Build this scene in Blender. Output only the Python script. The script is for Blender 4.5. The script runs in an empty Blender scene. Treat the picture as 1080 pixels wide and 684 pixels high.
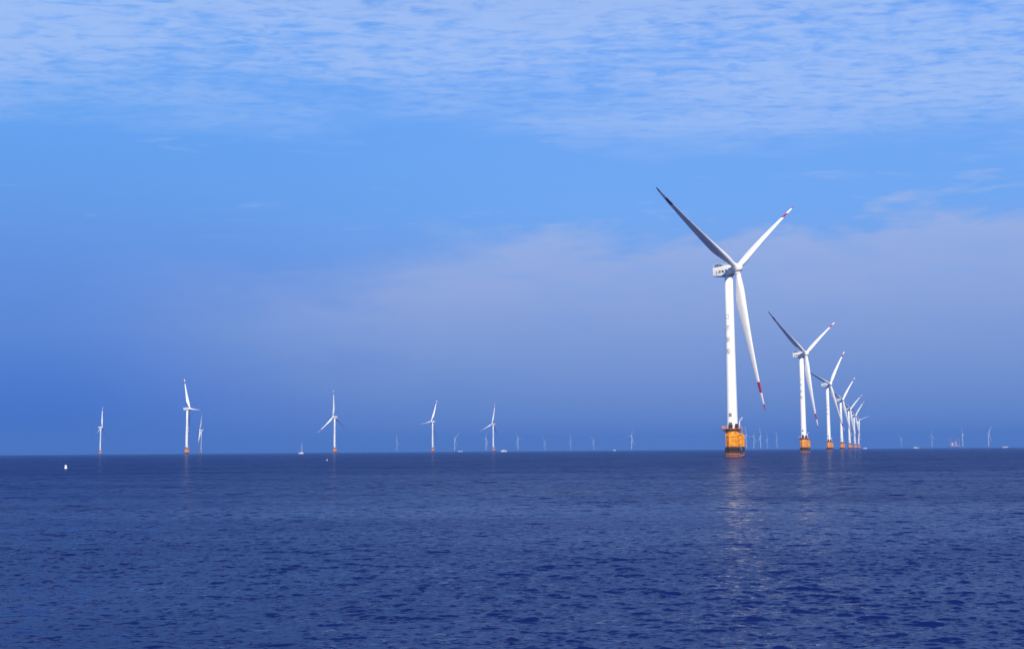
import bpy, math, random
import numpy as np
from mathutils import Vector, Matrix
R = math.radians
scene = bpy.context.scene
col = scene.collection

# ------------------------------------------------------------------ camera
CAM_Z = 3.7
F_PX = 1304.0                       # focal length in pixels of the 1080 px wide photograph
pitch = math.atan(133 / F_PX)
roll = R(0.43)
fw = Vector((0, math.cos(pitch), math.sin(pitch)))
up0 = Vector((0, -math.sin(pitch), math.cos(pitch)))
rt0 = Vector((1, 0, 0))
rt = math.cos(roll) * rt0 - math.sin(roll) * up0
up = math.sin(roll) * rt0 + math.cos(roll) * up0
cam = bpy.data.cameras.new('camera')
cam.sensor_width = 36.0
cam.lens = F_PX / 1080 * 36
cam.clip_start = 0.5
cam.clip_end = 60000
camo = bpy.data.objects.new('camera', cam)
col.objects.link(camo)
m = Matrix.Identity(4)
for i in range(3):
    m[i][0], m[i][1], m[i][2] = rt[i], up[i], -fw[i]
m.translation = (0, 0, CAM_Z)
camo.matrix_world = m
scene.camera = camo

# ------------------------------------------------------------------ light and exposure
SUN_EL, SUN_AZ = 45.0, 178.0        # azimuth clockwise from +Y (the view direction)
sd = Vector((math.sin(R(SUN_AZ)) * math.cos(R(SUN_EL)), math.cos(R(SUN_AZ)) * math.cos(R(SUN_EL)), math.sin(R(SUN_EL))))
sun = bpy.data.lights.new('sun', 'SUN')
sun.energy = 5.0
sun.angle = R(0.5)
sun.color = (1.0, 0.92, 0.77)
suno = bpy.data.objects.new('sun', sun)
suno.rotation_euler = sd.to_track_quat('Z', 'Y').to_euler()
suno.location = (0, 0, 300)
col.objects.link(suno)

vs = scene.view_settings
scene.display_settings.display_device = 'sRGB'
vs.view_transform = 'Standard'
vs.look = 'None'
vs.exposure = 0.45
vs.gamma = 1.0
vs.use_curve_mapping = False
scene.cycles.use_denoising = True
scene.cycles.use_adaptive_sampling = False
scene.cycles.max_bounces = 8
scene.cycles.volume_bounces = 0
scene.cycles.sample_clamp_indirect = 6.0


def lin(r, g, b):
    f = lambda c: c / 12.92 if c <= 0.04045 else ((c + 0.055) / 1.055) ** 2.4
    return (f(r / 255), f(g / 255), f(b / 255), 1.0)


class NT:
    """tiny helper for node trees"""
    def __init__(self, tree):
        self.t = tree
        tree.nodes.clear()

    def n(self, kind, **kw):
        nd = self.t.nodes.new(kind)
        for k, v in kw.items():
            setattr(nd, k, v)
        return nd

    def set(self, sock, v):
        if hasattr(v, 'is_linked') or isinstance(v, bpy.types.NodeSocket):
            self.t.links.new(v, sock)
        else:
            sock.default_value = v

    def math(self, op, a, b=0.0, c=None, clamp=False):
        nd = self.n('ShaderNodeMath', operation=op, use_clamp=clamp)
        self.set(nd.inputs[0], a)
        self.set(nd.inputs[1], b)
        if c is not None:
            self.set(nd.inputs[2], c)
        return nd.outputs[0]

    def smooth(self, x, a, b, lo=0.0, hi=1.0):
        nd = self.n('ShaderNodeMapRange', interpolation_type='SMOOTHSTEP')
        self.set(nd.inputs['Value'], x)
        self.set(nd.inputs['From Min'], a)
        self.set(nd.inputs['From Max'], b)
        self.set(nd.inputs['To Min'], lo)
        self.set(nd.inputs['To Max'], hi)
        return nd.outputs[0]

    def mix(self, fac, a, b, blend='MIX'):
        nd = self.n('ShaderNodeMix', data_type='RGBA', blend_type=blend)
        nd.clamp_factor = True
        self.set(nd.inputs[0], fac)
        self.set(nd.inputs[6], a)
        self.set(nd.inputs[7], b)
        return nd.outputs[2]

    def noise(self, vec, scale, detail=4, rough=0.55, dist=0.0, dims='3D'):
        nd = self.n('ShaderNodeTexNoise', noise_dimensions=dims)
        if vec is not None:
            self.set(nd.inputs['Vector'], vec)
        self.set(nd.inputs['Scale'], scale)
        nd.inputs['Detail'].default_value = detail
        nd.inputs['Roughness'].default_value = rough
        nd.inputs['Distortion'].default_value = dist
        return nd.outputs[0]

    def xyz(self, x, y, z):
        nd = self.n('ShaderNodeCombineXYZ')
        for s, v in zip(nd.inputs, (x, y, z)):
            self.set(s, v)
        return nd.outputs[0]

    def ramp(self, fac, stops, interp='LINEAR'):
        nd = self.n('ShaderNodeValToRGB')
        cr = nd.color_ramp
        cr.interpolation = interp
        while len(cr.elements) < len(stops):
            cr.elements.new(0.5)
        for e, (p, c) in zip(cr.elements, stops):
            e.position = p
            e.color = c
        self.set(nd.inputs[0], fac)
        return nd.outputs[0]


# ------------------------------------------------------------------ sky
SKY_STRENGTH = 0.1
world = bpy.data.worlds.new('World')
scene.world = world
world.use_nodes = True
w = NT(world.node_tree)
out = w.n('ShaderNodeOutputWorld')
bg = w.n('ShaderNodeBackground')
bg.inputs['Strength'].default_value = SKY_STRENGTH
w.t.links.new(bg.outputs[0], out.inputs[0])
sky = w.n('ShaderNodeTexSky', sky_type='NISHITA', sun_disc=False)
sky.sun_elevation = R(SUN_EL)
sky.sun_rotation = R(SUN_AZ)
sky.air_density = 1.0
sky.dust_density = 0.6
sky.ozone_density = 2.0
tc = w.n('ShaderNodeTexCoord')
sep = w.n('ShaderNodeSeparateXYZ')
w.t.links.new(tc.outputs['Generated'], sep.inputs[0])
dx, dy, dz = sep.outputs
hz = w.math('MAXIMUM', dz, 0.004)
# clear air: bright azure mid sky, deep blue towards the horizon on the left, paler on the right
left = w.ramp(dz, [(0.0, lin(46, 98, 202)), (0.06, lin(82, 128, 215)), (0.095, lin(97, 142, 220)), (0.14, lin(102, 149, 228)), (0.19, lin(104, 160, 237)),
                   (0.26, lin(104, 168, 246)), (0.33, lin(110, 170, 248)), (0.48, lin(54, 98, 180)), (1.0, lin(36, 66, 135))])
right = w.ramp(dz, [(0.0, lin(116, 147, 209)), (0.06, lin(124, 155, 217)), (0.13, lin(132, 168, 233)), (0.19, lin(118, 174, 247)),
                    (0.32, lin(110, 168, 250)), (0.48, lin(54, 98, 180)), (1.0, lin(36, 66, 135))])
side = w.smooth(dx, -0.38, 0.14)
clear = w.mix(side, left, right)
# low lavender cloud bank, its ragged top climbing to the right
bank_vec = w.xyz(w.math('MULTIPLY', dx, 3.2), w.math('MULTIPLY', dy, 3.2), w.math('MULTIPLY', dz, 11.0))
bn = w.noise(bank_vec, 2.0, 6, 0.55, 0.4)
bn2 = w.noise(bank_vec, 8.0, 5, 0.6, 0.3)
top = w.math('ADD', w.math('MULTIPLY_ADD', dx, 0.045, 0.170), w.math('MULTIPLY', w.math('SUBTRACT', bn, 0.5), 0.12))
top = w.math('ADD', top, w.math('MULTIPLY', w.math('SUBTRACT', bn2, 0.5), 0.03))
edge = w.math('SUBTRACT', top, dz)
soft = w.smooth(dx, -0.22, 0.15, 0.06, 0.013)
bank = w.math('SMOOTH_MIN', w.math('DIVIDE', edge, soft), 1.0, 0.2)
bank = w.math('MULTIPLY', w.math('MAXIMUM', bank, 0.0), w.smooth(dx, -0.37, -0.06))
bank = w.math('MULTIPLY', bank, w.smooth(dy, 0.2, 0.6))
bank = w.math('MULTIPLY', bank, w.smooth(dz, -0.02, 0.13, 0.5, 1.0))
bankcol = w.ramp(dz, [(0.0, lin(114, 145, 207)), (0.07, lin(134, 162, 217)), (0.13, lin(153, 177, 229)), (0.2, lin(162, 187, 237))])
bank = w.math('MULTIPLY', bank, w.smooth(w.noise(bank_vec, 4.0, 5, 0.6, 0.6), 0.25, 0.62, 0.66, 1.0))
c1 = w.mix(bank, clear, bankcol)
# rippled sheet of altocumulus overhead: a flat layer seen in perspective
px = w.math('DIVIDE', dx, hz)
py = w.math('DIVIDE', dy, hz)
wob = w.noise(w.xyz(px, py, 0.0), 0.9, 3, 0.5)
lay = w.xyz(w.math('MULTIPLY', px, 11.0), w.math('MULTIPLY_ADD', wob, 3.0, w.math('MULTIPLY', py, 19.0)), 0.0)
rip = w.noise(lay, 1.0, 5, 0.58, 0.5)
fine = w.noise(w.xyz(w.math('MULTIPLY', px, 20.0), w.math('MULTIPLY', py, 40.0), 3.0), 1.0, 4, 0.6)
cov = w.noise(w.xyz(w.math('MULTIPLY', px, 0.9), w.math('MULTIPLY', py, 1.3), 7.0), 1.0, 4, 0.55)
lim = w.math('ADD', w.math('MULTIPLY', w.math('SUBTRACT', cov, 0.5), 2.4), w.math('MULTIPLY', px, 0.16))
cover = w.smooth(w.math('SUBTRACT', py, lim), 4.1, 3.0)
dens = w.math('ADD', w.math('MULTIPLY', rip, 0.75), w.math('MULTIPLY', fine, 0.25))
dens = w.math('ADD', dens, w.math('MULTIPLY_ADD', cov, 0.5, -0.25))
cl = w.smooth(dens, 0.27, 0.61)
cl = w.math('MULTIPLY', w.math('MULTIPLY', cl, cover), 0.66)
cl = w.math('MULTIPLY', cl, w.math('MULTIPLY', w.smooth(dz, 0.16, 0.22), w.smooth(dz, 0.52, 0.37)))
c2 = w.mix(cl, c1, lin(180, 205, 250))
# faint isolated wisps in the blue belt
wi = w.noise(w.xyz(w.math('MULTIPLY', px, 2.2), w.math('MULTIPLY', py, 5.0), 11.0), 1.0, 6, 0.62, 0.6)
wisp = w.math('MULTIPLY', w.smooth(wi, 0.57, 0.80), 0.40)
wisp = w.math('MULTIPLY', wisp, w.math('MULTIPLY', w.smooth(dz, 0.15, 0.19), w.smooth(dz, 0.30, 0.24)))
c3 = w.mix(wisp, c2, lin(178, 200, 248))
# scale to background units and hand over to the plain physical sky high up and behind
sc_ = w.n('ShaderNodeVectorMath', operation='SCALE')
w.t.links.new(c3, sc_.inputs[0])
sc_.inputs['Scale'].default_value = 0.732 / SKY_STRENGTH      # sky colours are written as they look at exposure 0.45
fac = w.smooth(dz, 0.35, 0.95, 0.0, 0.4)
fin = w.mix(fac, sc_.outputs[0], sky.outputs[0])
w.t.links.new(fin, bg.inputs['Color'])


# ------------------------------------------------------------------ materials
def new_mat(name):
    mt = bpy.data.materials.new(name)
    mt.use_nodes = True
    nt = NT(mt.node_tree)
    o = nt.n('ShaderNodeOutputMaterial')
    p = nt.n('ShaderNodeBsdfPrincipled')
    nt.t.links.new(p.outputs[0], o.inputs['Surface'])
    return mt, nt, p, o


def paint(name, c, rough=0.4, var=0.08, scale=0.5, streak=0.0, streakcol=(0.25, 0.2, 0.15, 1)):
    mt, nt, p, o = new_mat(name)
    t = nt.n('ShaderNodeTexCoord')
    nz = nt.noise(t.outputs['Object'], scale, 6, 0.6)
    dark = tuple(x * (1 - var) for x in c[:3]) + (1,)
    c1 = nt.mix(nt.smooth(nz, 0.35, 0.7), c, dark)
    if streak:
        mp = nt.n('ShaderNodeMapping')
        mp.inputs['Scale'].default_value = (2.6, 2.6, 0.12)
        nt.t.links.new(t.outputs['Object'], mp.inputs[0])
        st = nt.noise(mp.outputs[0], 1.0, 5, 0.65)
        c1 = nt.mix(nt.math('MULTIPLY', nt.smooth(st, 0.55, 0.75), streak), c1, streakcol)
    nt.set(p.inputs['Base Color'], c1)
    p.inputs['Roughness'].default_value = rough
    return mt


M_WHITE = paint('white_paint', (0.84, 0.84, 0.82, 1), 0.38, 0.04, 0.25, 0.06, (0.55, 0.52, 0.46, 1))
M_BLADE = paint('blade_gelcoat', (0.80, 0.79, 0.76, 1), 0.33, 0.05, 0.3)
M_RED = paint('red_band', (0.36, 0.010, 0.022, 1), 0.4, 0.15, 0.6)
M_GREY = paint('grey_steel', (0.22, 0.23, 0.24, 1), 0.5, 0.2, 1.5)
M_DARK = paint('dark_cooler', (0.02, 0.022, 0.028, 1), 0.5, 0.2, 2)
M_NAC = paint('nacelle_shell', (0.74, 0.74, 0.73, 1), 0.4, 0.08, 0.6)
M_INK = paint('blue_grey_lettering', (0.27, 0.31, 0.35, 1), 0.5, 0.25, 1.5)
M_INKD = paint('dark_lettering', (0.03, 0.02, 0.05, 1), 0.5, 0.2, 2)
M_YEL = paint('yellow_steel', (0.70, 0.27, 0.006, 1), 0.42, 0.14, 0.8, 0.35, (0.30, 0.08, 0.01, 1))
M_ORANGE = paint('orange_deck', (0.45, 0.14, 0.05, 1), 0.5, 0.2, 0.8)
M_HULL = paint('white_hull', (0.80, 0.80, 0.80, 1), 0.35, 0.06, 0.5)
M_NAVY = paint('dark_antifouling', (0.04, 0.03, 0.05, 1), 0.5, 0.2, 0.7)
M_PINK = paint('faded_red_steel', (0.55, 0.32, 0.36, 1), 0.5, 0.15, 0.2)
M_GLASS, _n, _p, _o = new_mat('dark_window_glass')
_p.inputs['Base Color'].default_value = (0.01, 0.015, 0.02, 1)
_p.inputs['Roughness'].default_value = 0.08

# foundation: yellow coat, weed and mussels in the tidal belt, rusty wet steel at the waterline
M_FOUND, n, p, o = new_mat('foundation_coating')
t = n.n('ShaderNodeTexCoord')
s3 = n.n('ShaderNodeSeparateXYZ')
n.t.links.new(t.outputs['Object'], s3.inputs[0])
mp = n.n('ShaderNodeMapping')
mp.inputs['Scale'].default_value = (1.6, 1.6, 0.16)
n.t.links.new(t.outputs['Object'], mp.inputs[0])
stv = n.noise(mp.outputs[0], 1.0, 5, 0.65)
big = n.noise(t.outputs['Object'], 0.45, 5, 0.6)
sm = n.noise(t.outputs['Object'], 2.2, 5, 0.65)
yel = n.mix(n.smooth(big, 0.38, 0.68), (0.80, 0.345, 0.003, 1), (0.54, 0.165, 0.003, 1))
yel = n.mix(n.math('MULTIPLY', n.smooth(stv, 0.52, 0.72), 0.55), yel, (0.26, 0.06, 0.008, 1))
lvl = n.math('ADD', s3.outputs[2], n.math('MULTIPLY', n.math('SUBTRACT', sm, 0.5), 1.8))
c1 = n.mix(n.smooth(lvl, 5.2, 4.4), yel, (0.050, 0.026, 0.010, 1))
rust = n.mix(n.smooth(sm, 0.4, 0.65), (0.42, 0.17, 0.07, 1), (0.13, 0.05, 0.025, 1))
c1 = n.mix(n.smooth(lvl, 2.2, 1.4), c1, rust)
n.set(p.inputs['Base Color'], c1)
p.inputs['Roughness'].default_value = 0.65
p.inputs['Specular IOR Level'].default_value = 0.25

# sea water
M_SEA, n, p, o = new_mat('sea_water')
g = n.n('ShaderNodeNewGeometry')
pos = g.outputs['Position']
mp = n.n('ShaderNodeMapping')
mp.inputs['Rotation'].default_value = (0, 0, R(25))
mp.inputs['Scale'].default_value = (0.75, 1.25, 1.0)
n.t.links.new(pos, mp.inputs[0])
def slopes(scale, detail, rough, amp):
    nd = n.n('ShaderNodeTexNoise')
    n.t.links.new(mp.outputs[0], nd.inputs['Vector'])
    nd.inputs['Scale'].default_value = scale
    nd.inputs['Detail'].default_value = detail
    nd.inputs['Roughness'].default_value = rough
    sb = n.n('ShaderNodeVectorMath', operation='SUBTRACT')
    n.t.links.new(nd.outputs['Color'], sb.inputs[0])
    sb.inputs[1].default_value = (0.5, 0.5, 0.5)
    ml = n.n('ShaderNodeVectorMath', operation='MULTIPLY')
    n.t.links.new(sb.outputs[0], ml.inputs[0])
    n.set(ml.inputs[1], n.xyz(amp, amp, 0.0))
    return ml.outputs[0]


ln = n.n('ShaderNodeVectorMath', operation='LENGTH')
n.t.links.new(pos, ln.inputs[0])
farw = n.smooth(ln.outputs['Value'], 15.0, 130.0)
sl1 = slopes(7.0, 4, 0.65, 0.75)
sl0 = slopes(2.1, 3, 0.6, 0.75)
sl2 = slopes(0.7, 3, 0.6, n.math('MULTIPLY', farw, 1.15))
sl3 = slopes(0.12, 3, 0.6, n.math('MULTIPLY', farw, 0.8))
ad = n.n('ShaderNodeVectorMath', operation='ADD')
n.t.links.new(sl1, ad.inputs[0])
n.t.links.new(sl2, ad.inputs[1])
ad1 = n.n('ShaderNodeVectorMath', operation='ADD')
n.t.links.new(ad.outputs[0], ad1.inputs[0])
n.t.links.new(sl3, ad1.inputs[1])
ad2 = n.n('ShaderNodeVectorMath', operation='ADD')
ad3 = n.n('ShaderNodeVectorMath', operation='ADD')
n.t.links.new(ad1.outputs[0], ad3.inputs[0])
n.t.links.new(sl0, ad3.inputs[1])
n.t.links.new(ad3.outputs[0], ad2.inputs[0])
n.t.links.new(g.outputs['Normal'], ad2.inputs[1])
nm = n.n('ShaderNodeVectorMath', operation='NORMALIZE')
n.t.links.new(ad2.outputs[0], nm.inputs[0])
patch = n.noise(pos, 0.02, 3, 0.5)
body = n.n('ShaderNodeBsdfDiffuse')
n.set(body.inputs['Color'], n.mix(patch, (0.003, 0.008, 0.060, 1), (0.004, 0.011, 0.088, 1)))
n.t.links.new(nm.outputs[0], body.inputs['Normal'])
gloss = n.n('ShaderNodeBsdfGlossy', distribution='MULTI_GGX')
gloss.inputs['Color'].default_value = (1, 1, 1, 1)
n.set(gloss.inputs['Roughness'], n.math('MULTIPLY_ADD', farw, 0.07, 0.03))
n.t.links.new(nm.outputs[0], gloss.inputs['Normal'])
fr_ = n.n('ShaderNodeFresnel')
fr_.inputs['IOR'].default_value = 1.333
n.t.links.new(nm.outputs[0], fr_.inputs['Normal'])
# the mirror of a wave-covered surface never reaches the flat-water value: far out only the tilted faces show
cap = n.smooth(ln.outputs['Value'], 15.0, 320.0, 0.55, 0.32)
mp2 = n.n('ShaderNodeMapping')                 # slicks and wind lanes
mp2.inputs['Rotation'].default_value = (0, 0, R(-22))
mp2.inputs['Scale'].default_value = (0.012, 0.045, 1.0)
n.t.links.new(pos, mp2.inputs[0])
lane = n.noise(mp2.outputs[0], 1.0, 5, 0.6, 0.6)
cap = n.math('MULTIPLY', cap, n.smooth(lane, 0.3, 0.7, 0.78, 1.22))
mx = n.n('ShaderNodeMixShader')
n.set(mx.inputs[0], n.math('MULTIPLY', fr_.outputs[0], cap))
n.t.links.new(body.outputs[0], mx.inputs[1])
n.t.links.new(gloss.outputs[0], mx.inputs[2])
n.t.links.new(mx.outputs[0], o.inputs['Surface'])
n.t.nodes.remove(p)


# ------------------------------------------------------------------ mesh helpers
class MB:
    def __init__(self):
        self.v, self.f, self.s, self.m = [], [], [], []

    def add(self, vs_, fs, smooth=False, mat=0):
        o_ = len(self.v)
        self.v += [tuple(x) for x in vs_]
        for f_ in fs:
            self.f.append(tuple(i + o_ for i in f_))
            self.s.append(smooth)
            self.m.append(mat)

    def extend(self, other, mtx, matmap):
        o_ = len(self.v)
        self.v += [tuple(mtx @ Vector(x)) for x in other.v]
        self.f += [tuple(i + o_ for i in f_) for f_ in other.f]
        self.s += other.s
        self.m += [matmap[k] for k in other.m]

    def lathe(self, prof, seg=32, c=(0, 0), smooth=True, mat=0, a0=0.0):
        vs_, fs = [], []
        for (r, z) in prof:
            for k in range(seg):
                a = a0 + 2 * math.pi * k / seg
                vs_.append((c[0] + r * math.cos(a), c[1] + r * math.sin(a), z))
        for j in range(len(prof) - 1):
            for k in range(seg):
                k2 = (k + 1) % seg
                fs.append((j * seg + k, j * seg + k2, (j + 1) * seg + k2, (j + 1) * seg + k))
        fs.append(tuple(reversed(range(seg))))
        fs.append(tuple((len(prof) - 1) * seg + k for k in range(seg)))
        self.add(vs_, fs, smooth, mat)

    def tube(self, pts, r, seg=10, mat=0, r2=None):
        pts = [Vector(q) for q in pts]
        vs_, fs = [], []
        n_ = len(pts)
        ref = None
        for i, q in enumerate(pts):
            d = (pts[min(i + 1, n_ - 1)] - pts[max(i - 1, 0)]).normalized()
            if ref is None:
                ref = Vector((0, 0, 1)) if abs(d.z) < 0.9 else Vector((1, 0, 0))
            u_ = d.cross(ref).normalized()
            ref = u_.cross(d).normalized()
            rr = r if r2 is None else r + (r2 - r) * i / (n_ - 1)
            for k in range(seg):
                a = 2 * math.pi * k / seg
                vs_.append(q + (u_ * math.cos(a) + ref * math.sin(a)) * rr)
        for j in range(n_ - 1):
            for k in range(seg):
                k2 = (k + 1) % seg
                fs.append((j * seg + k, (j + 1) * seg + k, (j + 1) * seg + k2, j * seg + k2))
        fs.append(tuple(range(seg)))
        fs.append(tuple(reversed([(n_ - 1) * seg + k for k in range(seg)])))
        self.add(vs_, fs, True, mat)

    def loft(self, secs, smooth=True, mat=0, cap=True):
        k_ = len(secs[0])
        vs_ = [q for s_ in secs for q in s_]
        fs = []
        for j in range(len(secs) - 1):
            for k in range(k_):
                k2 = (k + 1) % k_
                fs.append((j * k_ + k, j * k_ + k2, (j + 1) * k_ + k2, (j + 1) * k_ + k))
        if cap:
            fs.append(tuple(reversed(range(k_))))
            fs.append(tuple((len(secs) - 1) * k_ + k for k in range(k_)))
        self.add(vs_, fs, smooth, mat)

    def box(self, c, s, bev=0.0, mat=0, rz=0.0):
        """box with chamfered vertical and horizontal edges"""
        x, y, z = (q / 2 for q in s)
        b = min(bev, x * 0.9, y * 0.9, z * 0.9)
        ca, sa = math.cos(rz), math.sin(rz)

        def ring(ix, iy, zz):
            pr = [(ix, iy - b), (ix - b, iy), (-ix + b, iy), (-ix, iy - b), (-ix, -iy + b), (-ix + b, -iy), (ix - b, -iy), (ix, -iy + b)]
            return [(c[0] + ca * a - sa * d, c[1] + sa * a + ca * d, c[2] + zz) for a, d in pr]
        if b <= 0:
            b = 0.0005
        self.loft([ring(x - b, y - b, -z), ring(x, y, -z + b), ring(x, y, z - b), ring(x - b, y - b, z)], False, mat)

    def build(self, name, mats, parent=None, mtx=None):
        me = bpy.data.meshes.new(name)
        me.from_pydata(self.v, [], self.f)
        me.polygons.foreach_set('use_smooth', self.s)
        me.polygons.foreach_set('material_index', self.m)
        mats = mats if isinstance(mats, (list, tuple)) else [mats]
        for q in mats:
            me.materials.append(q)
        if any(self.s):
            me.set_sharp_from_angle(angle=R(38))
        me.update()
        ob = bpy.data.objects.new(name, me)
        col.objects.link(ob)
        if parent is not None:
            ob.parent = parent
        if mtx is not None:
            ob.matrix_local = mtx
        return ob


def tag(o_, label, cat, group=None, kind=None):
    if label:
        o_['label'] = label
    if cat:
        o_['category'] = cat
    if group:
        o_['group'] = group
    if kind:
        o_['kind'] = kind
    return o_


def empty(name, loc, rz=0.0):
    o_ = bpy.data.objects.new(name, None)
    o_.empty_display_size = 2
    o_.location = loc
    o_.rotation_euler = (0, 0, rz)
    col.objects.link(o_)
    return o_


def at(u, v_, dist):
    """ground point at a bearing seen in the photograph and a distance in metres"""
    d = fw * F_PX + rt * (u - 540) + up * (342 - v_)
    d.z = 0
    d.normalize()
    return d * dist


# ------------------------------------------------------------------ sea: one sheet of real waves out to the horizon
def build_sea():
    rng = np.random.default_rng(11)
    rad = [0.0, 3.0]
    r = 5.0
    while r < 15500:
        rad.append(r)
        if r < 60:
            r += 0.038 + 0.0009 * r
        elif r < 900:
            r += max(0.09, 0.0019 * r)
        else:
            r *= 1.05
    rad.append(15500.0)
    rad = np.array(rad)
    inner = np.radians(np.linspace(-33, 33, 860))
    outer = np.radians(np.arange(36, 325, 3.0))
    ang = np.concatenate([inner, outer])
    nr, na = len(rad), len(ang)
    RR, AA = np.meshgrid(rad, ang, indexing='ij')
    X = RR * np.sin(AA)
    Y = RR * np.cos(AA)
    Z = np.zeros_like(X)
    DX = np.zeros_like(X)
    DY = np.zeros_like(X)
    dr = np.gradient(rad)
    N = 270
    lam = np.exp(rng.uniform(np.log(0.15), np.log(3.8), N))
    main = math.atan2(-0.92, -0.28)                       # waves run towards the viewer, a little leftwards
    th = main + rng.normal(0, 1, N) * np.where(lam < 0.9, 0.72, 0.46)
    ph = rng.uniform(0, 2 * np.pi, N)
    S = 0.20
    spec = np.where(lam < 0.5, 1.0, (0.5 / lam) ** 0.7)
    sl = np.sqrt(2) * S / np.sqrt(N) * spec * rng.uniform(0.6, 1.3, N)
    # gusts: slow patches that roughen or calm the short waves
    gust = np.ones_like(X)
    for i in range(14):
        L = rng.uniform(18, 140)
        a = rng.uniform(0, 2 * np.pi)
        gust += 0.06 * np.sin((X * math.cos(a) + Y * math.sin(a)) * 2 * np.pi / L + rng.uniform(0, 6.28))
    gust = np.clip(gust, 0.35, 1.7)
    front = np.abs(((AA + np.pi) % (2 * np.pi)) - np.pi) < np.radians(33.5)
    spacing = np.maximum(dr[:, None] * np.ones_like(X), np.where(front, RR * np.radians(66 / 859), RR * np.radians(3.0)))
    for i in range(N):
        k = 2 * np.pi / lam[i]
        wgt = np.clip((lam[i] / spacing - 2.6) / 1.6, 0, 1)
        rows = np.where(wgt.max(axis=1) > 0)[0]
        if len(rows) == 0:
            continue
        q = slice(rows[0], rows[-1] + 1)
        A = sl[i] / k * wgt[q] * (gust[q] if lam[i] < 2.5 else 1.0)
        P = k * (X[q] * math.cos(th[i]) + Y[q] * math.sin(th[i])) + ph[i]
        Z[q] += A * np.sin(P)
        cs = A * np.cos(P) * 0.85
        DX[q] += cs * math.cos(th[i])
        DY[q] += cs * math.sin(th[i])
    co = np.stack([X + DX, Y + DY, Z], -1).reshape(-1, 3)
    idx = np.arange(nr * na).reshape(nr, na)
    a = idx[:-1, :]
    b = idx[1:, :]
    a2 = np.roll(a, -1, axis=1)
    b2 = np.roll(b, -1, axis=1)
    quads = np.stack([a, a2, b2, b], -1)[1:].reshape(-1, 4)
    # the innermost ring closes on a fan of triangles to the centre
    fan = np.stack([np.full(na, idx[0, 0]), np.roll(idx[1], -1), idx[1]], -1)
    nq, nt_ = len(quads), len(fan)
    me = bpy.data.meshes.new('sea')
    me.vertices.add(len(co))
    me.vertices.foreach_set('co', co.astype(np.float32).ravel())
    me.loops.add(nq * 4 + nt_ * 3)
    me.loops.foreach_set('vertex_index', np.concatenate([quads.ravel(), fan.ravel()]).astype(np.int32))
    me.polygons.add(nq + nt_)
    start = np.concatenate([np.arange(nq) * 4, nq * 4 + np.arange(nt_) * 3]).astype(np.int32)
    me.polygons.foreach_set('loop_start', start)
    me.polygons.foreach_set('use_smooth', np.ones(nq + nt_, dtype=bool))
    me.update(calc_edges=True)
    me.validate()
    me.materials.append(M_SEA)
    # normals must point up
    if me.polygons[0].normal.z < 0:
        me.flip_normals()
    ob = bpy.data.objects.new('sea', me)
    col.objects.link(ob)
    tag(ob, 'dark blue rippled open sea reaching the horizon', 'sea', kind='structure')
    return ob


build_sea()

# ------------------------------------------------------------------ wind turbine parts (metres, z = 0 at the sea)
HUB_Z, OVER, TILT, ROT_R = 87.85, 4.9, R(6.5), 68.0
DECK = 13.1


def foundation_mb():
    b = MB()
    b.lathe([(3.1, -4), (3.1, 4.9), (3.14, 5.0), (3.14, 9.4), (3.36, 9.45), (3.36, 9.85), (3.14, 9.9), (3.14, 12.4), (3.4, 12.45), (3.4, 12.9)], 48)
    for a in (-165, -128, -70, 60, 120):
        a = R(a)
        c_, s_ = math.cos(a), math.sin(a)
        b.tube([(c_ * 3.42, s_ * 3.42, -2), (c_ * 3.42, s_ * 3.42, 11.2), (c_ * 3.1, s_ * 3.1, 11.9)], 0.2, 8)
    # anode cage around the waterline
    for z in (1.2, 4.0):
        pts = [(math.cos(R(q)) * 3.55, math.sin(R(q)) * 3.55, z) for q in range(0, 361, 12)]
        b.tube(pts, 0.13, 6)
    for q in range(0, 360, 24):
        b.tube([(math.cos(R(q)) * 3.55, math.sin(R(q)) * 3.55, -1), (math.cos(R(q)) * 3.55, math.sin(R(q)) * 3.55, 4.3)], 0.14, 6)
    return b


def deck_mb():
    b = MB()
    seg = 44
    b.lathe([(2.7, DECK - 0.15), (4.2, DECK - 0.15), (4.3, DECK - 0.1), (4.3, DECK + 0.1), (4.2, DECK + 0.15), (2.7, DECK + 0.15)], seg)
    b.box((-4.6, -1.6, DECK), (2.0, 2.4, 0.28), 0.03)
    for q in range(0, 360, 40):
        c_, s_ = math.cos(R(q)), math.sin(R(q))
        b.tube([(c_ * 3.1, s_ * 3.1, DECK - 2.0), (c_ * 4.0, s_ * 4.0, DECK - 0.2)], 0.12, 6)
    b.tube([(-3.0, -1.0, DECK - 2.2), (-5.3, -1.6, DECK - 0.15)], 0.13, 6)
    return b


def railing_mb():
    b = MB()
    rr = 4.2
    skip = (176, 222)                     # the gate to the side landing
    angs = [q for q in range(222, 222 + 315, 15)]
    for q in angs:
        a = R(q)
        b.tube([(rr * math.cos(a), rr * math.sin(a), DECK + 0.1), (rr * math.cos(a), rr * math.sin(a), DECK + 1.25)], 0.045, 6)
    for z in (0.45, 0.85, 1.25):
        b.tube([(rr * math.cos(R(q)), rr * math.sin(R(q)), DECK + z) for q in range(222, 222 + 316, 5)], 0.04, 6)
    loop = [(-3.9, -0.45), (-5.55, -0.45), (-5.55, -2.75), (-3.2, -2.75)]
    for z in (0.45, 0.85, 1.25):
        b.tube([(x, y, DECK + z) for x, y in loop], 0.04, 6)
    for x, y in [(-4.7, -0.45), (-5.55, -0.45), (-5.55, -1.6), (-5.55, -2.75), (-4.7, -2.75)]:
        b.tube([(x, y, DECK + 0.1), (x, y, DECK + 1.25)], 0.045, 6)
    return b


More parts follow.
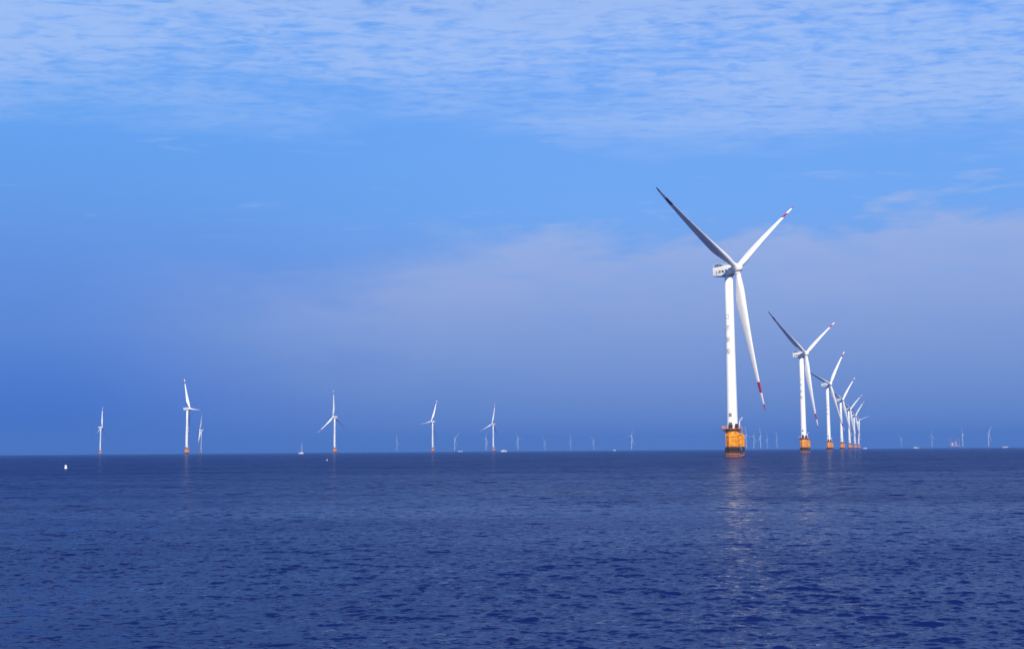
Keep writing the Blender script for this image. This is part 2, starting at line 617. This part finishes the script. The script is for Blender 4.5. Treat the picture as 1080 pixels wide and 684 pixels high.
def landing_mb():
    b = MB()
    for s_ in (-1, 1):
        y = 0.95 * s_
        b.tube([(3.0, y, 10.6), (4.6, y, 10.5), (5.0, y, 10.1), (5.0, y, 1.4), (4.7, y, 0.6), (3.0, y, 0.4)], 0.30, 10)
        for z in (3.2, 6.0, 8.4):
            b.tube([(3.0, y * 0.9, z), (4.95, y, z)], 0.16, 8)
    for z in (3.2, 6.0, 8.4, 10.1):
        b.tube([(4.75, -0.9, z), (4.75, 0.9, z)], 0.13, 8)
    b.box((4.1, 0, 10.75), (1.9, 2.3, 0.16), 0.02)
    for y in (-0.95, 0.95):                                  # fender panels
        b.box((5.22, y, 6.9), (0.22, 0.62, 6.6), 0.05)
    b.box((3.95, 0, 7.4), (1.3, 1.7, 5.6), 0.06)
    return b


def ladder_mb():
    b = MB()
    for y in (-0.32, 0.32):
        b.tube([(4.45, y, 0.2), (4.45, y, 14.2)], 0.05, 6)
    for k in range(44):
        b.tube([(4.45, -0.32, 0.5 + k * 0.3), (4.45, 0.32, 0.5 + k * 0.3)], 0.025, 5)
    return b


def crane_mb():
    b = MB()
    b.tube([(3.6, 1.4, DECK + 0.1), (3.6, 1.4, DECK + 3.4)], 0.16, 10)
    b.tube([(3.6, 1.4, DECK + 3.2), (5.0, 1.6, DECK + 5.4)], 0.12, 8, r2=0.08)
    b.tube([(3.6, 1.4, DECK + 3.4), (3.45, 1.38, DECK + 4.3), (5.0, 1.6, DECK + 5.45)], 0.03, 6)
    b.box((3.55, 1.4, DECK + 2.4), (0.5, 0.45, 0.7), 0.05)
    b.tube([(5.0, 1.6, DECK + 5.4), (5.0, 1.6, DECK + 4.0)], 0.025, 5)
    return b


def cabinet_mb(x, y, sx, sy, sz, rz):
    b = MB()
    b.box((x, y, DECK + 0.15 + sz / 2), (sx, sy, sz), 0.06, rz=rz)
    b.box((x, y, DECK + 0.19 + sz), (sx + 0.14, sy + 0.14, 0.08), 0.02, rz=rz)
    return b


T0, T1Z = DECK + 0.16, 85.3
TR0, TR1 = 2.52, 1.92


def tower_r(z):
    return TR0 + (TR1 - TR0) * (z - T0) / (T1Z - T0)


def tower_mb(seg=56):
    b = MB()
    prof = [(2.75, T0), (2.75, T0 + 0.22), (TR0, T0 + 0.24)]
    for z in (36.0, 60.0):
        prof += [(tower_r(z - 0.14), z - 0.14), (tower_r(z) + 0.05, z - 0.12), (tower_r(z) + 0.05, z + 0.12), (tower_r(z + 0.14), z + 0.14)]
    prof += [(TR1, T1Z), (1.75, T1Z + 0.3)]
    b.lathe(prof, seg)
    return b


def door_mb():
    b = MB()
    a0 = R(-118)
    c_, s_ = math.cos(a0), math.sin(a0)
    r0 = tower_r(T0 + 1.4) + 0.02
    b.box((c_ * r0, s_ * r0, T0 + 1.55), (0.22, 1.25, 2.3), 0.05, rz=a0)
    b.box((c_ * (r0 + 0.12), s_ * (r0 + 0.12), T0 + 2.85), (0.5, 1.6, 0.12), 0.02, rz=a0)
    return b


# strokes of the four characters on the tower, in a unit square (x right, y up)
GLYPHS = [
    [((.08, .86), (.22, .74)), ((.04, .58), (.18, .47)), ((.04, .10), (.24, .36)), ((.34, .80), (.94, .80)), ((.64, .80), (.64, .12)), ((.28, .12), (.98, .12))],
    [((.08, .82), (.92, .82)), ((.32, .94), (.32, .70)), ((.68, .94), (.68, .70)), ((.18, .56), (.78, .56)), ((.78, .56), (.70, .06)), ((.46, .68), (.40, .34)), ((.40, .34), (.12, .06)), ((.16, .40), (.06, .22)), ((.86, .42), (.96, .26))],
    [((.28, .96), (.28, .84)), ((.08, .82), (.48, .82)), ((.18, .76), (.22, .64)), ((.40, .76), (.34, .64)), ((.06, .60), (.50, .60)), ((.08, .42), (.50, .42)), ((.28, .60), (.28, .04)), ((.26, .38), (.08, .14)), ((.32, .34), (.48, .18)), ((.90, .94), (.60, .82)), ((.60, .82), (.58, .36)), ((.58, .36), (.50, .06)), ((.60, .58), (.96, .58)), ((.80, .58), (.80, .04))],
    [((.26, .96), (.08, .72)), ((.08, .72), (.44, .76)), ((.38, .88), (.48, .70)), ((.12, .60), (.12, .06)), ((.12, .60), (.44, .60)), ((.44, .60), (.44, .06)), ((.12, .44), (.44, .44)), ((.12, .28), (.44, .28)), ((.58, .94), (.58, .58)), ((.92, .86), (.60, .74)), ((.58, .58), (.94, .58)), ((.94, .58), (.94, .68)), ((.58, .48), (.58, .08)), ((.90, .40), (.60, .28)), ((.58, .08), (.94, .08)), ((.94, .08), (.94, .20))],
]


def tower_letters_mb():
    b = MB()
    size, wd = 2.8, 0.26
    ac = R(-128)
    for gl, zc in zip(GLYPHS, (65.9, 60.4, 54.9, 49.4)):
        for (x0, y0), (x1, y1) in gl:
            p0 = Vector(((x0 - .5) * size, (y0 - .5) * size))
            p1 = Vector(((x1 - .5) * size, (y1 - .5) * size))
            d = (p1 - p0).normalized()
            nn = Vector((-d.y, d.x)) * wd / 2
            n_ = max(2, int((p1 - p0).length / 0.35) + 1)
            secs = []
            for i in range(n_ + 1):
                q = p0 + (p1 - p0) * i / n_
                row = []
                for e, lift in ((nn, 0.012), (-nn, 0.012), (-nn, -0.05), (nn, -0.05)):
                    z = zc + q.y + e.y
                    rr = tower_r(z) + lift
                    a = ac + (q.x + e.x) / tower_r(z)
                    row.append((rr * math.cos(a), rr * math.sin(a), z))
                secs.append(row)
            b.loft(secs, False)
    return b


def plate_mb():
    b = MB()
    a0 = R(-122)
    secs = []
    for i in range(9):
        a = a0 + (i / 8 - .5) * 0.62
        row = []
        for z, lift in ((18.7, .015), (20.4, .015), (20.4, -.03), (18.7, -.03)):
            rr = tower_r(z) + lift
            row.append((rr * math.cos(a), rr * math.sin(a), z))
        secs.append(row)
    b.loft(secs, False)
    return b


# nacelle frame: x = upwind along the shaft, origin on the tower axis at hub height
def nac_sec(x, hw, z0, z1, rad):
    pts = []
    for cx, cz, a0 in ((hw - rad, z1 - rad, 0), (-hw + rad, z1 - rad, 90), (-hw + rad, z0 + rad, 180), (hw - rad, z0 + rad, 270)):
        for k in range(5):
            a = R(a0 + k * 22.5)
            pts.append((x, cx + rad * math.cos(a), cz + rad * math.sin(a)))
    return pts


def nacelle_mb():
    b = MB()
    b.loft([nac_sec(-7.75, 1.75, -1.6, 1.6, .35), nac_sec(-7.5, 2.05, -2.0, 1.95, .4), nac_sec(-4.0, 2.2, -2.55, 2.15, .4), nac_sec(0.8, 2.2, -2.6, 2.2, .4),
            nac_sec(1.9, 2.1, -2.1, 2.1, .6), nac_sec(2.5, 1.9, -1.75, 1.95, 1.0), nac_sec(2.75, 1.7, -1.55, 1.8, 1.2)])
    return b


def yaw_mb():
    b = MB()
    b.lathe([(1.95, -3.0), (2.15, -2.95), (2.15, -2.62), (1.95, -2.5)], 36)
    b.lathe([(1.3, 0.0), (1.5, 0.1), (1.5, 1.0), (1.3, 1.1)], 24)   # turned onto the shaft below
    v2 = []
    cut = len(b.v) - 24 * 4
    for i, q in enumerate(b.v):
        v2.append(q if i < cut else (2.6 + q[2], q[0], q[1] + 0.25))
    b.v = v2
    b.box((2.0, 0, -2.35), (1.3, 1.7, 0.9), 0.2)
    return b


def cooler_mb():
    b = MB()
    b.box((-5.4, 0, 2.95), (2.3, 3.4, 1.25), 0.12)
    for y in (-1.5, 1.5):
        b.box((-5.4, y, 2.2), (0.3, 0.3, 0.5), 0.03)
    return b


def roof_rail_mb():
    b = MB()
    for y in (-1.9, 1.9):
        for z in (2.75, 3.3):
            b.tube([(-7.3, y, z), (0.8, y, z)], 0.04, 6)
        for x in (-7.3, -5.6, -4.0, -2.4, -0.8, 0.8):
            b.tube([(x, y, 1.85), (x, y, 3.3)], 0.045, 6)
    b.tube([(-7.3, -1.9, 3.3), (-7.3, 1.9, 3.3)], 0.04, 6)
    b.tube([(-7.0, 0.8, 1.9), (-7.0, 0.8, 4.6)], 0.04, 6)
    b.tube([(-7.3, 0.8, 4.5), (-6.7, 0.8, 4.5)], 0.03, 6)
    b.tube([(-6.8, -0.9, 1.9), (-6.8, -0.9, 4.3)], 0.04, 6)
    return b


SIDE = [  # the line of characters along the nacelle flank
    [((.5, .95), (.5, .08)), ((.5, .55), (.85, .55)), ((.08, .08), (.92, .08))],
    GLYPHS[0][:3] + [((.5, .95), (.38, .72)), ((.42, .84), (.95, .84)), ((.45, .62), (.88, .62)), ((.45, .62), (.4, .1)), ((.88, .62), (.82, .1)), ((.34, .38), (.98, .38)), ((.4, .1), (.82, .1))],
    [((.15, .78), (.85, .78)), ((.15, .5), (.85, .5)), ((.15, .25), (.85, .25)), ((.15, .78), (.15, .25)), ((.85, .78), (.85, .25)), ((.5, .95), (.5, .08)), ((.5, .08), (.95, .08))],
    [((.3, .95), (.1, .65)), ((.25, .82), (.9, .82)), ((.25, .64), (.8, .64)), ((.15, .46), (.75, .46)), ((.75, .46), (.78, .15)), ((.78, .15), (.96, .08))],
]


def nacelle_letters_mb():
    b = MB()
    size = 1.35
    for sgn in (-1, 1):
        for i, gl in enumerate(SIDE):
            x0_ = -5.3 + i * 1.75
            for (xa, ya), (xb, yb) in gl:
                p0 = Vector(((xa - .5) * size, (ya - .5) * size))
                p1 = Vector(((xb - .5) * size, (yb - .5) * size))
                d = (p1 - p0).normalized()
                nn = Vector((-d.y, d.x)) * 0.12
                qs = [p0 + nn, p0 - nn, p1 - nn, p1 + nn]
                # flank is at |y| = 2.05..2.2
                def P(q, off):
                    x = x0_ + q.x * (1 if sgn < 0 else -1)
                    hw = 2.05 + 0.15 * min(1, (x + 7.5) / 3.5)
                    return (x, sgn * (hw + off), -0.35 + q.y)
                f_ = [P(q, 0.02) for q in qs]
                k_ = [P(q, -0.06) for q in qs]
                b.loft([k_, f_], False)
    return b


def hub_mb():
    """spinner round the shaft, x upwind, origin at the rotor centre"""
    b = MB()
    prof = [(1.55, -2.15), (2.05, -1.95), (2.25, -1.2), (2.3, -0.2), (2.22, 0.7), (1.95, 1.5), (1.45, 2.15), (0.8, 2.55), (0.2, 2.68)]
    b.lathe(prof, 36)
    b.v = [(q[2], q[0], q[1]) for q in b.v]
    for k in range(3):
        a = 2 * math.pi * k / 3
        d = Vector((0, math.sin(a), math.cos(a)))
        b.tube([d * 1.2, d * 2.35, d * 2.5], 1.5, 28)
    return b


def blade_mb(nsec=34, kp=22):
    """blade along +z from the rotor centre, x upwind, leading edge towards +y before pitching; parked in feather"""
    b = MB()
    fr = sorted(set([0.028, 0.80, 0.80001, 0.876, 0.87601, 0.955, 0.95501, 0.985, 0.997, 1.0] + [0.028 + (0.97 - 0.028) * (i / nsec) ** 1.15 for i in range(nsec)]))
    secs = []
    for f_ in fr:
        r = f_ * ROT_R
        # chord
        xs = [0.0, .03, .07, .13, .19, .24, .32, .45, .6, .75, .88, .95, .985, 1.0]
        cs = [2.5, 2.5, 2.7, 4.0, 5.0, 5.15, 4.7, 3.75, 2.8, 2.0, 1.35, .95, .55, .12]
        c_ = float(np.interp(f_, xs, cs))
        th_ = float(np.interp(f_, [0, .05, .10, .16, .22, .35, .6, 1.0], [1.0, 1.0, .86, .58, .42, .30, .22, .16]))
        rnd = float(np.interp(f_, [.04, .22], [1.0, 0.0]))      # blend from circle to aerofoil
        tw = R(80 + float(np.interp(f_, [.04, .2, .5, 1.0], [14, 12, 4, -1])))
        pre = 2.6 * f_ ** 2.2
        row = []
        for k in range(kp):
            a = 2 * math.pi * k / kp
            # circle
            cx, cy = math.cos(a) * c_ / 2, math.sin(a) * c_ * th_ / 2
            # aerofoil: leading edge at +, quarter-chord axis
            tt = (1 - math.cos(a)) / 2                          # 0 at leading edge, 1 at trailing edge
            yt = 5 * th_ * (0.2969 * math.sqrt(tt) - 0.126 * tt - 0.3516 * tt ** 2 + 0.2843 * tt ** 3 - 0.1036 * tt ** 4)
            camber = 0.03 * 4 * tt * (1 - tt)
            ax = (0.32 - tt) * c_
            ay = ((yt if math.sin(a) >= 0 else -yt) - camber) * c_
            lx = cx * rnd + ax * (1 - rnd)
            ly = cy * rnd + ay * (1 - rnd)
            # chord direction (sin tw, cos tw) in (x, y); thickness direction perpendicular
            x = lx * math.sin(tw) + ly * math.cos(tw)
            y = lx * math.cos(tw) - ly * math.sin(tw)
            row.append((x + pre, y, r))
        secs.append(row)
    for i in range(len(fr) - 1):
        mid = (fr[i] + fr[i + 1]) / 2
        red = 0.80 < mid < 0.876 or mid > 0.955
        k_ = kp
        vs_ = secs[i] + secs[i + 1]
    # one continuous skin, faces coloured by span
    o_ = 0
    vs_ = [q for s_ in secs for q in s_]
    for i in range(len(fr) - 1):
        mid = (fr[i] + fr[i + 1]) / 2
        red = 1 if (0.80 < mid < 0.876 or mid > 0.955) else 0
        for k in range(kp):
            k2 = (k + 1) % kp
            b.f.append((i * kp + k, i * kp + k2, (i + 1) * kp + k2, (i + 1) * kp + k))
            b.s.append(True)
            b.m.append(red)
    b.f.append(tuple(reversed(range(kp))))
    b.s.append(False)
    b.m.append(0)
    b.f.append(tuple((len(fr) - 1) * kp + k for k in range(kp)))
    b.s.append(False)
    b.m.append(1)
    b.v = vs_
    return b


ROW_AZ = math.atan2(1.0, 0.0)


def rotor_matrix(yaw):
    """tower axis -> rotor centre, x along the shaft (yaw: direction the rotor faces, in world angle)"""
    return Matrix.Translation((0, 0, HUB_Z)) @ Matrix.Rotation(yaw, 4, 'Z') @ Matrix.Rotation(-TILT, 4, 'Y') @ Matrix.Translation((OVER, 0, 0))


def nac_matrix(yaw):
    return Matrix.Translation((0, 0, HUB_Z + 0.05)) @ Matrix.Rotation(yaw, 4, 'Z') @ Matrix.Rotation(-TILT * 0.35, 4, 'Y')


FAR_MATS = [M_WHITE, M_BLADE, M_RED, M_FOUND, M_YEL, M_DARK, M_NAC]
YAW0 = R(-43.65)


def make_turbine(yaw, ph, loc):
    root = empty('wind_turbine', loc)
    fo = foundation_mb().build('foundation', M_FOUND, root)
    la = landing_mb().build('boat_landing', M_FOUND, fo, Matrix.Rotation(R(-24), 4, 'Z'))
    ladder_mb().build('ladder', M_FOUND, fo, Matrix.Rotation(R(-24), 4, 'Z'))
    dk = deck_mb().build('platform', M_ORANGE, root)
    railing_mb().build('railing', M_YEL, dk)
    cabinet_mb(-1.5, -3.5, 1.9, 0.9, 1.9, R(-20)).build('cabinet', M_DARK, dk)
    cabinet_mb(1.2, -3.75, 1.3, 0.8, 2.1, R(15)).build('cabinet', M_DARK, dk)
    crane_mb().build('davit_crane', M_HULL, dk)
    tw = tower_mb().build('tower', M_WHITE, root)
    door_mb().build('door', M_GREY, tw)
    tower_letters_mb().build('lettering', M_INK, tw)
    plate_mb().build('number_plate', M_GREY, tw)
    na = nacelle_mb().build('nacelle', M_NAC, root, nac_matrix(yaw))
    yaw_mb().build('yaw_bearing', M_GREY, na)
    cooler_mb().build('cooler', M_DARK, na)
    roof_rail_mb().build('roof_railing', M_HULL, na)
    nacelle_letters_mb().build('lettering', M_INKD, na)
    rm = rotor_matrix(yaw)
    hub_mb().build('hub', M_BLADE, root, rm @ Matrix.Rotation(-ph, 4, 'X'))
    bl = blade_mb()
    first = None
    for k in range(3):
        mt = rm @ Matrix.Rotation(-(ph + k * 2 * math.pi / 3), 4, 'X')
        if first is None:
            first = bl.build('blade', [M_BLADE, M_RED], root, mt)
        else:
            c_ = first.copy()
            col.objects.link(c_)
            c_.parent = root
            c_.matrix_local = mt
    return root


def copy_turbine(src, yaw, ph, loc):
    r_ = src.copy()
    col.objects.link(r_)
    r_.location = loc
    k = 0
    for ch in src.children:
        c_ = ch.copy()
        col.objects.link(c_)
        c_.parent = r_
        nm = ch.name.split('.')[0]
        if nm == 'nacelle':
            c_.matrix_local = nac_matrix(yaw)
        elif nm == 'hub':
            c_.matrix_local = rotor_matrix(yaw) @ Matrix.Rotation(-ph, 4, 'X')
        elif nm == 'blade':
            c_.matrix_local = rotor_matrix(yaw) @ Matrix.Rotation(-(ph + k * 2 * math.pi / 3), 4, 'X')
            k += 1
        for g_ in ch.children:
            d_ = g_.copy()
            col.objects.link(d_)
            d_.parent = c_
    return r_


base1 = Vector((102.9, 581.0, 0))
rowdir = Vector((0.28446863, 0.95868535, 0))
G_ROW = 'turbines in the line receding on the right'
row = [
    (-64, 'nearest and largest white wind turbine on a stout yellow foundation standing in the sea', 0),
    (-60, 'second turbine of the receding row, directly behind the largest one', 0),
    (-75, 'third turbine of the receding row, its dark blade reaching left behind the second', 0),
    (-69, 'fourth turbine of the receding row, half the height of the second', 0),
    (-60, 'fifth turbine of the receding row, between the fourth and the crowded last ones', 0),
    (-66, 'sixth turbine of the receding row, last but one and hazy', 0),
    (-42, 'smallest and farthest turbine at the end of the receding row', 0),
]
proto = None
for i, (ph, lab, dy_) in enumerate(row):
    loc = base1 + rowdir * 555 * i
    if proto is None:
        t_ = proto = make_turbine(YAW0, R(ph), loc)
    else:
        t_ = copy_turbine(proto, YAW0, R(ph), loc)
    tag(t_, lab, 'wind turbine', G_ROW)

G_LEFT = 'turbines standing apart on the left horizon'
lefts = [
    ((-1314.6, 3957.4), 0, 12, 'small turbine farthest left on the horizon, just right of the white buoy'),
    ((-623.7, 2374.5), 29, 26, 'tallest turbine on the left with orange base and one blade raised up left'),
    ((-1150.0, 4577.8), 198, -102, 'short thin turbine close right of the tallest left one'),
    ((-431.4, 3004.2), 154, -114, 'white turbine right of the masted boat, one blade upright and one down left'),
    ((-228.3, 3532.6), 152, -21, 'turbine left of the horizon centre with a blade leaning up right'),
    ((-62.0, 3929.5), 147, -9, 'turbine at the horizon centre beside the low white ship'),
]
for (x, y), yw, ph, lab in lefts:
    tag(copy_turbine(proto, R(yw), R(ph), (x, y, 0)), lab, 'wind turbine', G_LEFT)


# far turbines, a few pixels each: one mesh per turbine
def far_mb(yaw, ph):
    b = MB()
    I = Matrix.Identity(4)
    fb = MB()
    fb.lathe([(3.1, -4), (3.14, 12.9), (4.8, 13.0), (4.8, 13.3), (2.6, 13.35)], 16)
    b.extend(fb, I, {0: 3})
    b.extend(tower_mb(18), I, {0: 0})
    b.extend(nacelle_mb(), nac_matrix(yaw), {0: 6})
    b.extend(cooler_mb(), nac_matrix(yaw), {0: 5})
    rm = rotor_matrix(yaw)
    b.extend(hub_mb(), rm @ Matrix.Rotation(-ph, 4, 'X'), {0: 1})
    bm = blade_mb(14, 10)
    for k in range(3):
        b.extend(bm, rm @ Matrix.Rotation(-(ph + k * 2 * math.pi / 3), 4, 'X'), {0: 1, 1: 2})
    return b


protos = []
G_FAR = 'faint turbines far out on the horizon'
far = [
    (418.5, 8600, 'faintest tiny turbine left of the leaning-blade turbine'),
    (479.6, 7100, 'faint turbine midway between the two turbines left of centre'),
    (512.6, 7300, 'faint turbine just left of the horizon centre turbine'),
    (546.3, 7500, 'faint turbine just right of the low white ship'),
    (575.0, 9200, 'first of three tiny evenly spaced turbines right of centre'),
    (602.0, 9200, 'second of three tiny evenly spaced turbines right of centre'),
    (626.3, 9200, 'third of three tiny evenly spaced turbines right of centre'),
    (666.3, 6600, 'clearest lone far turbine between centre and the yellow foundation'),
    (787.2, 6700, 'faint turbine nearest the right side of the big yellow foundation'),
    (795.3, 7400, 'second faint turbine right of the big yellow foundation'),
    (802.4, 7200, 'third faint turbine right of the big yellow foundation'),
    (809.5, 9400, 'fourth and shorter faint turbine right of the big yellow foundation'),
    (819.6, 8600, 'very faint turbine midway between the two big foundations'),
    (951.2, 9900, 'very faint turbine right of the small boat beyond the row'),
    (983.3, 8400, 'thin faint turbine left of the crane vessel'),
    (1015.7, 7300, 'faint turbine close right of the crane vessel'),
    (1043.0, 6900, 'rightmost faint turbine near the edge of the view'),
]
rnd = random.Random(5)
for i, (u, d, lab) in enumerate(far):
    p_ = at(u, 474, d * 1.16)
    if i < 6:
        yw = YAW0 if i % 2 else R(-140)
        o_ = far_mb(yw, R([5, 50, 25, 95, 70, 110][i])).build('wind_turbine', FAR_MATS)
        protos.append(o_)
    else:
        o_ = protos[rnd.randrange(6)].copy()
        col.objects.link(o_)
    o_.location = p_
    tag(o_, lab, 'wind turbine', G_FAR)


# ------------------------------------------------------------------ boats and buoys
def hull_mb(L, B, H, draft=0.8, sheer=0.35, mat=0):
    """hull along x, bow at +x"""
    b = MB()
    secs = []
    for i in range(13):
        t_ = i / 12
        x = -L / 2 + L * t_
        wfac = (1 - max(0, (t_ - 0.55) / 0.45) ** 2.2) * (0.86 + 0.14 * min(1, t_ * 4))
        wfac = max(wfac, 0.03)
        top_ = H * (1 + sheer * t_ ** 2)
        hw = B / 2 * wfac
        secs.append([(x + 0.05 * L * t_ ** 6, -hw, top_), (x, -hw * 0.92, 0.35 * H), (x - 0.02 * L * t_ ** 6, -hw * 0.62, -draft), (x - 0.02 * L * t_ ** 6, hw * 0.62, -draft), (x, hw * 0.92, 0.35 * H), (x + 0.05 * L * t_ ** 6, hw, top_)])
    b.loft(secs, False, mat)
    return b


def cabin_mb(x, z, sx, sy, sz, rake=0.15):
    b = MB()
    def ring(zz, ix0, ix1, iy):
        return [(ix1, iy, zz), (ix0, iy, zz), (ix0, -iy, zz), (ix1, -iy, zz)]
    b.loft([ring(z, x - sx / 2, x + sx / 2, sy / 2), ring(z + sz, x - sx / 2 * (1 - rake * .3), x + sx / 2 * (1 - rake), sy / 2 * .92)], False)
    b.box((x - 0.02 * sx, 0, z + sz + 0.08), (sx * 1.02, sy * 1.0, 0.16), 0.05)
    return b


def window_strip_mb(x, z, sx, sy, n_):
    b = MB()
    for s_ in (-1, 1):
        for k in range(n_):
            b.box((x - sx / 2 + sx * (k + .5) / n_, s_ * sy / 2, z), (sx / n_ * .72, 0.12, 0.75), 0.03)
    b.box((x + sx * 0.5, 0, z), (0.14, sy * .8, 0.75), 0.03)
    return b


def make_boat(name, loc, rz, L, B, H, lab, cat, mast=0.0, decks=1, group=None, aft=-0.15):
    root = empty(name, loc, rz)
    hull_mb(L, B, H).build('hull', M_HULL, root)
    kb = MB()
    bk = hull_mb(L * 1.003, B * 1.012, 0.35, 0.85, 0.0)
    bk.build('waterline_band', M_NAVY, root)
    z = H * 1.02
    sx, sy = L * 0.42, B * 0.78
    for k in range(decks):
        hh = 2.3
        cb = cabin_mb(L * aft, z, sx, sy, hh).build('cabin', M_HULL, root)
        window_strip_mb(L * aft, z + 1.45, sx * 0.86, sy * 0.965, 5).build('window', M_GLASS, cb)
        z += hh + 0.16
        sx *= 0.62
        sy *= 0.82
    if mast:
        mm = MB()
        mm.tube([(L * (aft + 0.02), 0, z - 0.1), (L * (aft + 0.02), 0, mast)], 0.22, 8, r2=0.09)
        mm.tube([(L * (aft + 0.02), -1.4, mast * 0.72), (L * (aft + 0.02), 1.4, mast * 0.72)], 0.06, 6)
        for yy in (-B * 0.38, B * 0.38):
            mm.tube([(L * (aft - 0.1), yy, H), (L * (aft + 0.02), 0, mast * 0.95)], 0.04, 5)
        mm.tube([(L * 0.48, 0, H * 1.35), (L * (aft + 0.02), 0, mast * 0.97)], 0.04, 5)
        mm.build('mast', M_HULL, root)
    rl = MB()
    for s_ in (-1, 1):
        pts = [(L * q, s_ * B * 0.44 * (1 - max(0, q - 0.15) * 2.0), H * (1 + 0.35 * (q + .5) ** 2) + 0.9) for q in (-.45, -.2, 0, .15, .3, .42)]
        rl.tube(pts, 0.05, 5)
        for q in pts:
            rl.tube([(q[0], q[1], q[2] - 1.0), q], 0.05, 5)
    rl.build('deck_rail', M_HULL, root)
    tag(root, lab, cat, group)
    return root


make_boat('boat', at(317.6, 476, 2700), R(170), 11.5, 4.2, 1.9, 'small white boat with one tall thin mast on the left horizon', 'boat', mast=25.0)
make_boat('ship', at(531.3, 475, 4000), R(12), 21, 6.5, 3.2, 'low white ship on the horizon beside the centre turbine', 'ship', mast=10.5, decks=1, aft=-0.05)
make_boat('boat', at(912.6, 472.6, 5200), R(200), 17, 5.5, 2.8, 'small pale boat just right of the receding turbine row', 'boat', mast=9.5)
make_boat('ship', at(966.2, 472.3, 6500), R(8), 30, 8, 4.0, 'pale ship on the right horizon, left of the crane vessel', 'ship', mast=22, decks=2)
make_boat('ship', at(1060.2, 471.6, 6800), R(175), 27, 7, 3.8, 'pale ship at the far right edge of the horizon', 'ship', mast=13, decks=1)
make_boat('boat', at(485.5, 475.4, 6000), R(15), 24, 6, 2.8, 'very faint low boat right of the leaning-blade turbine', 'boat', mast=8)
make_boat('boat', at(648.0, 474.1, 5600), R(190), 13, 4.5, 2.4, 'tiny pale boat left of the clearest lone far turbine', 'boat', mast=7.5)

# crane vessel jacked up on four legs, far out on the right
jl = at(1006.5, 472, 7600)
jk = empty('jack_up_vessel', jl, R(6))
hb = MB()
hb.box((0, 0, 12.5), (58, 30, 7), 1.2)
hb.build('hull', M_PINK, jk)
for sx_ in (-1, 1):
    for sy_ in (-1, 1):
        lb = MB()
        for ax in (-1.3, 1.3):
            for ay in (-1.3, 1.3):
                lb.tube([(sx_ * 25 + ax, sy_ * 12 + ay, -6), (sx_ * 25 + ax, sy_ * 12 + ay, 62 if sx_ < 0 else 54)], 0.5, 6)
        for k in range(10):
            z = k * 5.6
            lb.tube([(sx_ * 25 - 1.3, sy_ * 12 - 1.3, z), (sx_ * 25 + 1.3, sy_ * 12 - 1.3, z + 5.6)], 0.3, 5)
            lb.tube([(sx_ * 25 + 1.3, sy_ * 12 + 1.3, z), (sx_ * 25 - 1.3, sy_ * 12 + 1.3, z + 5.6)], 0.3, 5)
        lb.build('leg', M_PINK, jk)
hb = MB()
hb.box((-15, 0, 22), (12, 22, 12), 0.6)
hb.box((-14, 0, 29.5), (8, 18, 3.2), 0.4)
db = hb.build('deckhouse', M_HULL, jk)
cb = MB()
cb.lathe([(3.2, 16), (3.0, 24), (4.2, 24.5), (4.2, 28)], 16, c=(10, 0))
cb.box((8, 0, 31), (9, 6, 6), 0.5)
cb.build('crane', M_HULL, jk)
cb = MB()
for yy in (-1.6, 1.6):
    cb.tube([(11, yy, 31), (-6, yy * .4, 60)], 0.6, 6)
for k in range(8):
    q = k / 8
    cb.tube([(11 - 17 * q, -1.6 + 1.0 * q, 31 + 29 * q), (11 - 17 * (q + .12), 1.6 - 1.0 * q, 31 + 29 * (q + .12))], 0.3, 5)
cb.tube([(5, 0, 34), (3.5, 0, 44), (-6, 0, 60)], 0.35, 5)
cb.build('crane_boom', M_PINK, jk)
tag(jk, 'hazy crane vessel standing on raised legs on the right horizon', 'crane vessel')


def make_buoy(loc, s_, lab, tilt):
    root = empty('buoy', loc)
    root.rotation_euler = (R(tilt), R(-tilt * .6), R(20))
    b = MB()
    b.lathe([(0.2 * s_, -0.45 * s_), (0.42 * s_, -0.3 * s_), (0.5 * s_, 0.0), (0.5 * s_, 0.22 * s_), (0.42 * s_, 0.38 * s_), (0.2 * s_, 0.46 * s_)], 24)
    b.build('float', M_HULL, root)
    b = MB()
    b.lathe([(0.34 * s_, 0.36 * s_), (0.36 * s_, 0.5 * s_), (0.33 * s_, 0.95 * s_), (0.24 * s_, 1.12 * s_), (0.1 * s_, 1.2 * s_)], 20)
    b.tube([(0, 0, 1.18 * s_), (0, 0, 1.3 * s_)], 0.05 * s_, 8)
    b.build('topmark', M_HULL, root)
    tag(root, lab, 'buoy')
    return root


b1_ = at(69.9, 480, 338)
make_buoy((b1_.x, b1_.y, 0.05), 0.72, 'white buoy floating alone on the blue water at the left', 6)
b2_ = at(345.0, 480, 560)
make_buoy((b2_.x, b2_.y, 0.0), 0.42, 'tiny pale buoy on the water below the boat with the tall mast', -5)

# ------------------------------------------------------------------ haze
HZ = 15900.0
hb = MB()
hb.add([(x, y, z) for z in (-6.0, 176.0) for x, y in ((-HZ, -HZ), (HZ, -HZ), (HZ, HZ), (-HZ, HZ))],
       [(0, 3, 2, 1), (4, 5, 6, 7), (0, 1, 5, 4), (1, 2, 6, 5), (2, 3, 7, 6), (3, 0, 4, 7)])
M_HAZE = bpy.data.materials.new('haze_air')
M_HAZE.use_nodes = True
hn = NT(M_HAZE.node_tree)
ho = hn.n('ShaderNodeOutputMaterial')
pv = hn.n('ShaderNodeVolumePrincipled')
pv.inputs['Color'].default_value = (0.125, 0.305, 0.80, 1)
pv.inputs['Density'].default_value = 1.6e-4
pv.inputs['Anisotropy'].default_value = 0.0
hn.t.links.new(pv.outputs[0], ho.inputs['Volume'])
tag(hb.build('haze', M_HAZE), 'pale blue sea haze veiling the far turbines', 'haze', kind='stuff')
